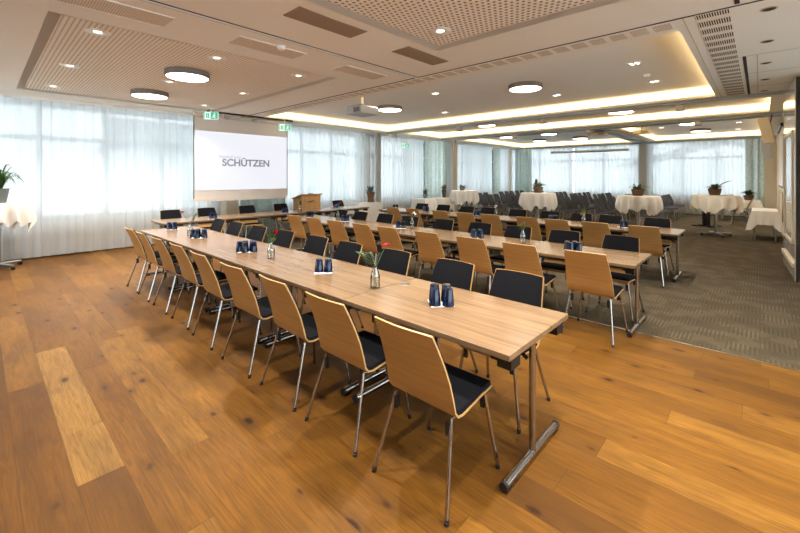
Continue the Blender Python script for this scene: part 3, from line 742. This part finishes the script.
# theatre seating in the far hall, facing the right wall
tc = make_chair('charcoal_fabric', 'charcoal_fabric', 'dark_grey_plastic', 'conference_chair', False, 'brushed_steel'); first_t = True
ROWY = [2.45, 3.65, 4.67, 5.6, 6.65, 7.75, 8.85]
for r, y in enumerate(ROWY):
    for i, x in enumerate((13.45, 13.98, 14.51, 15.04, 15.57, 17.0, 17.53, 18.06, 18.59, 19.12)):
        blk, k_ = ('near', i) if i < 5 else ('far', i-5)
        lab = 'dark conference chair, %s seating block, row %d from right wall, %s from camera' % (blk, r+1, ORD[k_])
        lab = lab.replace('row %d' % (r+1), ORD[r] + ' row')
        loc = (x+rr.uniform(-.004, .004), y+rr.uniform(-.02, .02), 0); rz = -PI/2+rr.uniform(-.012, .012)
        if first_t: tc.location = loc; tc.rotation_euler = (0, 0, rz); tag(tc, lab, 'chair', 'conference seating in rows'); first_t = False
        else: dup(tc, loc, rz, lab, 'conference seating in rows')
dup(ch, (17.1, .45, 0), 1.5, 'single black-padded chair standing alone by the cloth-covered side table at right', 'single chairs')

# ------------------------------------------------------------------ high tables with white cloths
def cloth(R, half, ztop, seed, nfold=13, amp=.085, rot=0.0):
    # square cloth hanging from a round top: gathered folds and a zigzag hem, longest at the four corners
    rr = random.Random(seed); mb = MB(); n = 180; NR = 18; ph = rr.random()*6; rows = []
    wob = [rr.uniform(.75, 1.25) for _ in range(nfold*2)]
    for i in range(NR+1):
        row = []
        for j in range(n+1):
            th = 2*PI*j/n; c, s_ = abs(math.cos(th)), abs(math.sin(th)); lim = half/max(c, s_)
            drop = (half-R)*1.15+(lim-half)*.5; u = (th*nfold/(2*PI)+.12*math.sin(3*th+ph)) % 1.0
            f = math.cos(2*PI*u); f = math.copysign(abs(f)**.7, f)*wob[int(th*nfold/(2*PI)*2) % len(wob)]
            if i <= 5: r = R*i/5; z = 0
            else:
                q = (i-5)/(NR-5)
                r = R+.006+.018*min(1, q*3)+amp*f*min(1, q*1.3)*.55; z = -drop*q*(1-.13*f)
            row.append((r*math.cos(th+rot), r*math.sin(th+rot), z+.004))
        rows.append(row)
    mb.grid(rows, 0); bmesh.ops.remove_doubles(mb.bm, verts=mb.bm.verts, dist=1e-4)
    return mb
def high_table(x, y, z, R, half, lab, seed, rot=0.0, rz=.3, mat='white_linen'):
    t = thing('high_table', 'round high table under a white cloth, ' + lab, 'table', (x, y, 0), rz, 'cloth-covered high tables')
    MB().lathe([(0, z-.03), (R, z-.03), (R, z-.004), (0, z-.004)], 40).build('tabletop', 'table_oak', t)
    MB().tube([(0, 0, .05), (0, 0, z-.03)], .035, 16).build('column', 'brushed_steel', t)
    for k in range(4):
        a = k*PI/2; ft = MB().tube([(0, 0, .085), (.34*math.cos(a), .34*math.sin(a), .075)], [.03, .022], 10).build('foot', 'brushed_steel', t)
        mb = MB(); mb.tube([(.33*math.cos(a)-.014*math.sin(a), .33*math.sin(a)+.014*math.cos(a), .032), (.33*math.cos(a)+.014*math.sin(a), .33*math.sin(a)-.014*math.cos(a), .032)], .032, 12); mb.build('caster', 'black_plastic', ft)
    o = cloth(R, half, z, seed, rot=rot).build('tablecloth', mat, loc=(x, y, z)); tag(o, 'white cloth draped over the high table ' + lab, 'tablecloth', 'white tablecloths'); return o
high_table(13.55, .88, 1.1, .50, .80, 'in the open carpet at right', 1, .6, .5, 'cream_linen')
high_table(11.75, 2.34, 1.1, .48, .78, 'behind the right end of the rear row', 2, .15)
high_table(11.72, 5.03, 1.1, .50, .86, 'before the middle of the conference seating', 3, .5)
high_table(11.9, 7.85, 1.1, .46, .80, 'before the left end of the conference seating', 4, .9)
high_table(.22, 9.75, 1.15, .42, .72, 'at the left picture edge by the curtain', 5, .35, .55)
def square_table(x0, x1, y0, y1, lab, drop, seed, mat='white_linen', z=.74, gl='cloth-covered side tables'):
    cx, cy = (x0+x1)/2, (y0+y1)/2; hx, hy = (x1-x0)/2, (y1-y0)/2
    t = thing('side_table', 'low table under a white cloth, ' + lab, 'table', (cx, cy, 0), 0, gl)
    box('tabletop', 'table_oak', -hx, hx, -hy, hy, z-.03, z-.004, t)
    for sx in (-1, 1):
        for sy in (-1, 1): MB().tube([(sx*(hx-.06), sy*(hy-.06), 0), (sx*(hx-.06), sy*(hy-.06), z-.03)], .018, 10).build('leg', 'brushed_steel', t)
    rr = random.Random(seed); mb = MB(); per = []; N = 40
    for (ax, ay), (bx_, by_) in (((-1, -1), (1, -1)), ((1, -1), (1, 1)), ((1, 1), (-1, 1)), ((-1, 1), (-1, -1))):
        for i in range(N): q = i/N; per.append((ax+(bx_-ax)*q, ay+(by_-ay)*q))
    per.append(per[0]); rows = []
    for lev in range(9):
        row = []
        for k_, (px, py) in enumerate(per):
            if lev == 0: row.append((0, 0, .003)); continue
            if lev < 3: row.append((px*hx*lev/2, py*hy*lev/2, .003)); continue
            q = (lev-2)/6; c = min(abs(px), abs(py)); cor = max(0, (c-.55)/.45)
            f = math.sin(k_*2*PI/13.3+seed)+.4*math.sin(k_*2*PI/5+seed)
            out = .008+.012*q+.018*q*f+.05*cor*q
            nx = px if abs(px) > .999 else 0; ny = py if abs(py) > .999 else 0
            row.append((px*hx+nx*out+px*cor*.02*q, py*hy+ny*out+py*cor*.02*q, .003-q*drop*(1+.45*cor)))
        rows.append(row)
    mb.grid(rows); bmesh.ops.remove_doubles(mb.bm, verts=mb.bm.verts, dist=1e-4)
    o = mb.build('tablecloth', mat, loc=(cx, cy, z)); tag(o, 'white cloth over the low table ' + lab, 'tablecloth', 'white tablecloths')
square_table(13.3, 14.6, -.34, .16, 'against the right wall behind the partition leaf', .34, 1)
square_table(18.5, 19.3, -.02, 1.1, 'before the green drape in the far right corner', .26, 2, 'cream_linen')
square_table(8.15, 9.15, 9.3, 9.98, 'by the left windows beside the grey column', .62, 3)
square_table(11.45, 12.1, 9.3, 9.95, 'before the left wall, left of the patterned drape', .45, 4)
square_table(12.38, 13.0, 9.1, 9.75, 'before the patterned drape on the left wall', .45, 5, 'cream_linen')
# second pedestal table behind the right high table
t = thing('pedestal_table', 'dark pedestal table hidden behind the right high table', 'table', (16.0, 1.28, 0), .5)
MB().lathe([(0, .71), (.4, .71), (.4, .735), (0, .735)], 32).build('tabletop', 'white_paint', t)
box('column', 'black_plastic', -.05, .05, -.09, .09, .04, .71, t); mb = MB(); mb.box(-.4, .4, -.04, .04, 0, .04); mb.box(-.04, .04, -.4, .4, 0, .04); mb.build('base', 'black_plastic', t, smooth=False)

# ------------------------------------------------------------------ plants
def plant(x, y, z, lab, pot, potmat, leaves, leafmat, seed, spread, height, wd, droop=.15, name='potted_plant', up0=.0):
    t = thing(name, lab, 'plant', (x, y, z)); MB().lathe(pot, 24).build('pot', potmat, t)
    top = pot[-1][1]-.02; rr = random.Random(seed); mb = MB()
    for i in range(leaves):
        a = rr.random()*2*PI; q = rr.uniform(.35, 1); sp = spread*q; h = height*rr.uniform(.55, 1)*(1.15-.4*q)
        mb.leaf((.02*math.cos(a), .02*math.sin(a), top), (sp*math.cos(a), sp*math.sin(a), top+h), wd*rr.uniform(.7, 1.2), droop*.6, 6, droop*q)
    mb.build('foliage', leafmat, t); return t
POT = [(0, 0), (.07, 0), (.10, .16), (.105, .17), (.095, .17), (.085, .13), (0, .13)]
POTW = [(0, 0), (.11, 0), (.15, .15), (.15, .18), (.135, .18), (.13, .14), (0, .14)]
plant(.22, 9.74, 1.156, 'leafy plant in a grey pot on the high table at left edge', [(0, 0), (.10, 0), (.14, .24), (.145, .25), (.13, .25), (.12, .2), (0, .2)], 'pot_grey', 46, 'leaf_green', 1, .5, .62, .028, .28)
plant(13.5, .9, 1.106, 'dark leaved plant in a woven basket on the right high table', POTW, 'basket_brown', 44, 'leaf_green', 2, .26, .24, .08, .08)
plant(11.75, 2.36, 1.106, 'small leafy plant in a brown pot on the high table behind the rear row', POTW, 'basket_brown', 14, 'leaf_pale', 3, .32, .24, .13, .08)
plant(11.75, 5.05, 1.106, 'leafy plant in a brown pot on the middle high table', POTW, 'basket_brown', 22, 'leaf_pale', 4, .32, .26, .10, .08)
plant(11.85, 7.9, 1.106, 'small dark pot with broad leaves on the far left high table', [(r*.7, z*.7) for r, z in POTW], 'pot_grey', 9, 'leaf_dry', 5, .26, .16, .1, .04)
plant(18.95, .30, .748, 'bushy green plant in a woven pot on the corner side table', POTW, 'basket_brown', 40, 'leaf_green', 6, .3, .32, .07, .1)
plant(8.94, 9.62, .748, 'spiky agave in a root-like brown pot beside the grey column', [(0, 0), (.10, 0), (.09, .12), (.14, .3), (.15, .34), (.12, .34), (.11, .28), (0, .28)], 'bark', 24, 'leaf_blue', 7, .26, .38, .06, .0)
plant(11.95, 9.7, .748, 'dry bushy arrangement on the low table left of the drape', POT, 'pot_grey', 36, 'leaf_dry', 8, .16, .34, .035, .0)
plant(12.85, 9.45, .748, 'tall dried bunch in a dark vase before the patterned drape', [(0, 0), (.06, 0), (.1, .3), (.1, .32), (.08, .32), (0, .28)], 'basket_brown', 40, 'leaf_dry', 9, .18, .34, .035, .0)
t = thing('shrub', 'slim potted conifer behind the conference seating by the back windows', 'plant', (19.9, 8.65, 0))
MB().lathe([(0, 0), (.16, 0), (.2, .4), (.18, .4), (0, .36)], 20).build('pot', 'pot_grey', t); mb = MB(); r2 = random.Random(12)
for i in range(150):
    h = r2.uniform(.4, 1.4); a = r2.random()*2*PI; q = .17*math.sin(PI*min(1, (h-.3)/1.2))**.6; mb.leaf((0, 0, h-.05), (q*math.cos(a), q*math.sin(a), h+.1), .05)
mb.build('foliage', 'leaf_green', t)
o = MB(); o.grid([[(-.16, -.11, 0), (.16, -.11, 0)], [(-.16, .0, .03), (.16, .0, .03)], [(-.16, .11, .0), (.16, .11, .0)]], .004); o = o.build('menu_card', 'orange_paper', loc=(13.62, .62, 1.112)); tag(o, 'folded orange card on the right high table', 'card')
o = MB(); o.leaf((0, 0, 0), (.22, -.3, .14), .1, .03); o.tube([(-.2, .2, -.05), (0, 0, 0)], .008, 6); o = o.build('palm_leaf', 'leaf_dry', loc=(13.5, .80, 1.36)); tag(o, 'dark pointed leaf rising from the basket on the right high table', 'leaf')

# ------------------------------------------------------------------ lectern
t = thing('lectern', 'oak lectern with a sloping top behind the cross row', 'lectern', (6.3, 9.42, 0))
def prism(y0, y1, zf, zb, x0, x1, mat, name):
    mb = MB(); v = [mb.bm.verts.new(p) for p in ((x0, y0, 0), (x1, y0, 0), (x1, y1, 0), (x0, y1, 0), (x0, y0, zf), (x1, y0, zf), (x1, y1, zb), (x0, y1, zb))]
    for f in ((0, 1, 2, 3), (4, 5, 6, 7), (0, 1, 5, 4), (1, 2, 6, 5), (2, 3, 7, 6), (3, 0, 4, 7)): mb.bm.faces.new([v[i] for i in f])
    return mb.build(name, mat, t, smooth=False, bevel=.006)
prism(-.22, .22, 1.1, .98, -.31, .31, 'lectern_oak', 'body')
mb = MB(); mb.box(-.35, .35, -.25, .25, -.012, .012, Matrix.Translation((0, 0, 1.052)) @ Matrix.Rotation(-.265, 4, 'X')); mb.build('top_board', 'lectern_oak', t, smooth=False)
mb = MB(); mb.tube([(-.11, -.226, .93), (-.04, -.226, .915), (.03, -.226, .94), (.1, -.226, .92)], [.006, .016, .016, .004], 8); mb.build('emblem', 'basket_brown', t)
mb = MB(); mb.box(-.06, .06, -.2, -.14, 1.1, 1.14); mb.build('microphone_base', 'black_plastic', t, smooth=False)

# ------------------------------------------------------------------ partition leaf, right wall things
t = thing('partition_leaf', 'glossy white folding partition leaf at the right picture edge', 'partition', (9.29, -.355, 0), math.atan(.07/1.7))
box('panel', 'gloss_white', -.85, .85, -.07, 0, .02, 3.13, t, bevel=.004)
mb = MB()
for (a, b, c, d) in ((-.62, .62, .55, .60), (-.62, .62, 2.30, 2.35), (-.62, -.57, .55, 2.35), (.57, .62, .55, 2.35)): mb.box(a, b, 0, .018, c, d)
mb.build('moulding', 'cream_lacquer', t, smooth=False, bevel=.006)
box('lower_rail', 'cream_lacquer', -.83, .83, 0, .03, .22, .29, t, bevel=.008)
box('edge_seal', 'dark_grey_plastic', -.862, -.85, -.065, -.012, .02, 3.13, t)
o = thing('wall_screen', 'white pull-down screen on the right wall beyond the partition leaf', 'screen', (15.3, -.43, 1.35))
box('fabric', 'screen_white', -1.3, 1.3, -.005, .005, 0, 1.55, o); box('bottom_bar', 'black_plastic', -1.3, 1.3, -.012, .012, -.03, .0, o)
MB().tube([(-1.35, 0, 1.6), (1.35, 0, 1.6)], .05, 12).build('roller_case', 'black_plastic', o)
o = thing('wall_panel', 'framed cream panel low on the right wall', 'panel', (15.3, -.445, .42))
box('board', 'wall_paint', -1.2, 1.2, -.01, .012, 0, .78, o); mb = MB()
for a in ((-1.2, 1.2, 0, .05), (-1.2, 1.2, .73, .78), (-1.2, -1.15, 0, .78), (1.15, 1.2, 0, .78)): mb.box(a[0], a[1], .012, .03, a[2], a[3])
mb.build('frame', 'column_beige', o, smooth=False)
def speaker(x, y, z, h, mat, tilt, lab, rz):
    t = thing('loudspeaker', lab, 'loudspeaker', (x, y, z), rz, 'hanging loudspeakers')
    M = Matrix.Translation((0, 0, 0)) @ Matrix.Rotation(tilt, 4, 'X')
    mb = MB(); mb.box(-.11, .11, -.1, .1, -h/2, h/2, M); mb.build('cabinet', mat, t, smooth=False, bevel=.015)
    mb = MB(); mb.box(-.09, .09, .1, .108, -h/2+.03, h/2-.03, M); mb.build('grille', mat, t, smooth=False)
    MB().tube([(0, -.05, h*.2), (0, -.1, ZC-z)], .014, 8).build('bracket', 'dark_grey_plastic', t)
speaker(12.9, -.12, 2.72, .62, 'projector_white', -.2, 'long cream loudspeaker hung high before the right wall', -.1)
speaker(16.2, -.15, 2.45, .55, 'projector_grey', -.1, 'grey loudspeaker further along the right wall', .0)

# ------------------------------------------------------------------ blue glasses on napkins
gp = MB().lathe([(0, 0.09), (.026, .09), (.038, .002), (.039, 0), (.042, 0), (.0415, .004), (.0305, .112), (.028, .116), (0, .116)], 24).build('tumbler', 'blue_glass')
gfirst = True
OFF = {4: [(-.045, -.04), (.045, -.05), (-.04, .05), (.045, .045)], 2: [(-.042, 0), (.042, 0)], 3: [(-.045, -.02), (.045, -.03), (0, .055)], 5: [(-.085, 0), (0, -.05), (.085, -.01), (-.04, .055), (.045, .06)]}
NM = {4: ['front left', 'front right', 'back left', 'back right'], 2: ['left', 'right'], 3: ['front left', 'front right', 'back'], 5: ['left', 'front', 'right', 'back left', 'back right']}
def glasses(x, y, n, where):
    global gfirst
    o = MB(); o.box(-.08, .08, -.08, .08, 0, .0015); o = o.build('napkin', 'napkin_white', smooth=False, loc=(x, y, .7401)); o.rotation_euler = (0, 0, HEAD-PI/2+.1)
    tag(o, 'white paper napkin under blue glasses, ' + where, 'napkin', 'napkins under the glasses')
    for (a, b), nm in zip(OFF[n], NM[n]):
        p = Vector((x, y, 0))+RGT*a+FWD*b; lab = 'upturned blue glass, %s of %s, %s' % (nm, {2: 'two', 3: 'three', 4: 'four', 5: 'five'}[n], where)
        g = gp if gfirst else gp.copy()
        if not gfirst: COL.objects.link(g)
        gfirst = False; g.location = (p.x, p.y, .7418); tag(g, lab, 'glass', 'upturned blue glasses')
GL = [(2.18, 1.63, 4, 'nearest the right end of the front row'), (2.16, 2.96, 2, 'in the middle of the front row'), (2.13, 4.42, 5, 'on the front row beyond the two glasses'),
      (2.14, 5.92, 5, 'on the front row, second from its far end'), (2.18, 7.16, 3, 'at the far end of the front row'),
      (4.69, 1.6, 4, 'nearest the right end of the middle row'), (4.85, 2.98, 4, 'on the middle row, second from its right end'), (4.85, 4.47, 2, 'halfway along the middle row'), (4.86, 5.96, 2, 'on the middle row, second from its far end'), (4.86, 7.15, 3, 'at the far end of the middle row'),
      (7.55, 1.72, 3, 'nearest the right end of the rear row'), (7.6, 2.96, 4, 'on the rear row, second from its right end'), (7.6, 4.66, 4, 'halfway along the rear row'), (7.6, 6.15, 4, 'on the rear row, second from its far end'), (7.6, 7.2, 2, 'at the far end of the rear row'),
      (3.28, 8.3, 2, 'at the left of the cross row'), (4.98, 8.36, 3, 'in the middle of the cross row')]
for g in GL: glasses(*g)

# ------------------------------------------------------------------ bottle vases with flowers
def bottle(x, y, where):
    o = MB().lathe([(.0, .0), (.03, 0), (.033, .006), (.033, .075), (.029, .10), (.016, .125), (.0135, .165), (.0155, .172), (.0125, .172), (.0105, .165), (.013, .125), (.026, .1), (.030, .075), (.030, .012), (0, .012)], 20).build('bottle_vase', 'clear_glass', loc=(x, y, .74)); o.scale = (1.15, 1.15, 1.15)
    return tag(o, 'small clear bottle vase ' + where, 'vase', 'bottle vases')
def flower(x, y, tip, kind, mat, where, base=None):
    tip = Vector(tip[0]*RGT + tip[1]*FWD) + Vector((0, 0, tip[2]))
    b = Vector((-tip.x*.10, -tip.y*.10, .016)); mid = Vector((tip.x*.04, tip.y*.04, .15))
    lab = {'gerbera': 'flat %s flower', 'rose': '%s rose bloom', 'sprig': '%s leafy sprig', 'bunch': '%s flower bunch'}[kind] % {'petal_red': 'bright red', 'petal_dark_red': 'dark red', 'petal_white': 'creamy white', 'petal_blue': 'blue', 'petal_yellow': 'pale yellow', 'leaf_pale': 'pale green', 'leaf_lime': 'lime green', 'leaf_green': 'green'}[mat]
    t = thing({'gerbera': 'gerbera', 'rose': 'rose', 'sprig': 'leafy_sprig', 'bunch': 'flower_bunch'}[kind], lab + ' in the bottle vase ' + where, 'flower', (x, y, .74), 0, 'table flowers')
    MB().tube([b, mid, mid.lerp(tip, .5)+Vector((0, 0, .008)), tip], .0026, 6).build('stem', 'leaf_green', t)
    rr = random.Random(int(x*100+y*10)); mb = MB()
    if kind == 'gerbera':
        nrm = Vector((rr.uniform(-.5, .5), rr.uniform(-.5, .5), 1)).normalized(); u = nrm.cross(Vector((0, 1, 0))).normalized(); v = nrm.cross(u)
        for i in range(18):
            a = 2*PI*i/18; d = u*math.cos(a)+v*math.sin(a); mb.leaf(tip+d*.006, tip+d*.042+nrm*.006, .014)
        mb.build('petals', mat, t); MB().ball(tip+nrm*.004, .011, 2, (1, 1, .6)).build('flower_centre', 'petal_dark_red', t)
    elif kind == 'rose':
        for i in range(16):
            a = i*2.4; rad = .006+.0016*i; d = Vector((math.cos(a), math.sin(a), 0)); mb.leaf(tip+d*rad*.4-Vector((0, 0, .015)), tip+d*rad+Vector((0, 0, .022-.0006*i)), .03)
        mb.ball(tip, .016, 2); mb.build('bloom', mat, t)
        mb = MB(); mb.leaf(mid, mid+Vector((-.05, .03, .04)), .03); mb.leaf(mid.lerp(tip, .4), mid.lerp(tip, .4)+Vector((.04, -.03, .03)), .026); mb.build('leaves', 'leaf_green', t)
    elif kind == 'sprig':
        for i in range(26):
            q = .25+.75*i/25; p = mid.lerp(tip, q); a = i*2.2; mb.leaf(p, p+Vector((math.cos(a)*.032, math.sin(a)*.034, .012)), .022)
        mb.build('leaves', mat, t)
    else:
        for i in range(7): mb.ball(tip+Vector((rr.uniform(-.03, .03), rr.uniform(-.03, .03), rr.uniform(-.02, .02))), .017, 2)
        mb.build('blooms', mat, t); mb = MB()
        for i in range(12):
            a = i*.7; mb.leaf(mid.lerp(tip, .6), tip+Vector((math.cos(a)*.05, math.sin(a)*.05, rr.uniform(-.03, .03))), .022)
        mb.build('leaves', 'leaf_green', t)
VS = [(2.13, 2.24, 'nearest on the front row', [((-.13, 0, .28), 'sprig', 'leaf_pale'), ((-.05, .02, .27), 'sprig', 'leaf_pale'), ((.085, 0, .335), 'gerbera', 'petal_red')]),
      (2.13, 3.86, 'in the middle of the front row', [((.05, 0, .28), 'rose', 'petal_red'), ((-.03, .0, .26), 'sprig', 'leaf_green'), ((.02, .02, .20), 'sprig', 'leaf_lime')]),
      (2.14, 6.26, 'near the far end of the front row', [((-.12, 0, .34), 'gerbera', 'petal_dark_red'), ((.09, 0, .32), 'sprig', 'leaf_green')]),
      (4.87, 2.3, 'nearest on the middle row', [((.02, 0, .27), 'sprig', 'leaf_pale'), ((-.02, .02, .24), 'sprig', 'leaf_lime')]),
      (4.95, 4.3, 'halfway along the middle row', [((.03, 0, .25), 'bunch', 'petal_white'), ((-.07, 0, .26), 'rose', 'petal_dark_red')]),
      (4.95, 6.3, 'near the far end of the middle row', [((-.03, 0, .28), 'bunch', 'petal_blue'), ((.05, 0, .34), 'rose', 'petal_red'), ((.01, 0, .33), 'sprig', 'leaf_lime')]),
      (7.6, 2.4, 'nearest on the rear row', [((.02, 0, .27), 'sprig', 'leaf_lime'), ((-.02, .02, .26), 'sprig', 'leaf_lime'), ((0, .02, .19), 'bunch', 'petal_yellow')]),
      (7.6, 4.2, 'halfway along the rear row', [((0, 0, .22), 'bunch', 'petal_white'), ((.02, 0, .32), 'sprig', 'leaf_pale')]),
      (5.35, 8.3, 'on the cross row before the lectern', [((-.02, 0, .36), 'sprig', 'leaf_green'), ((.02, 0, .26), 'sprig', 'leaf_green')])]
for x, y, where, fl in VS:
    bottle(x, y, where)
    for tip, kd, mt in fl: flower(x, y, tip, kd, mt, where)
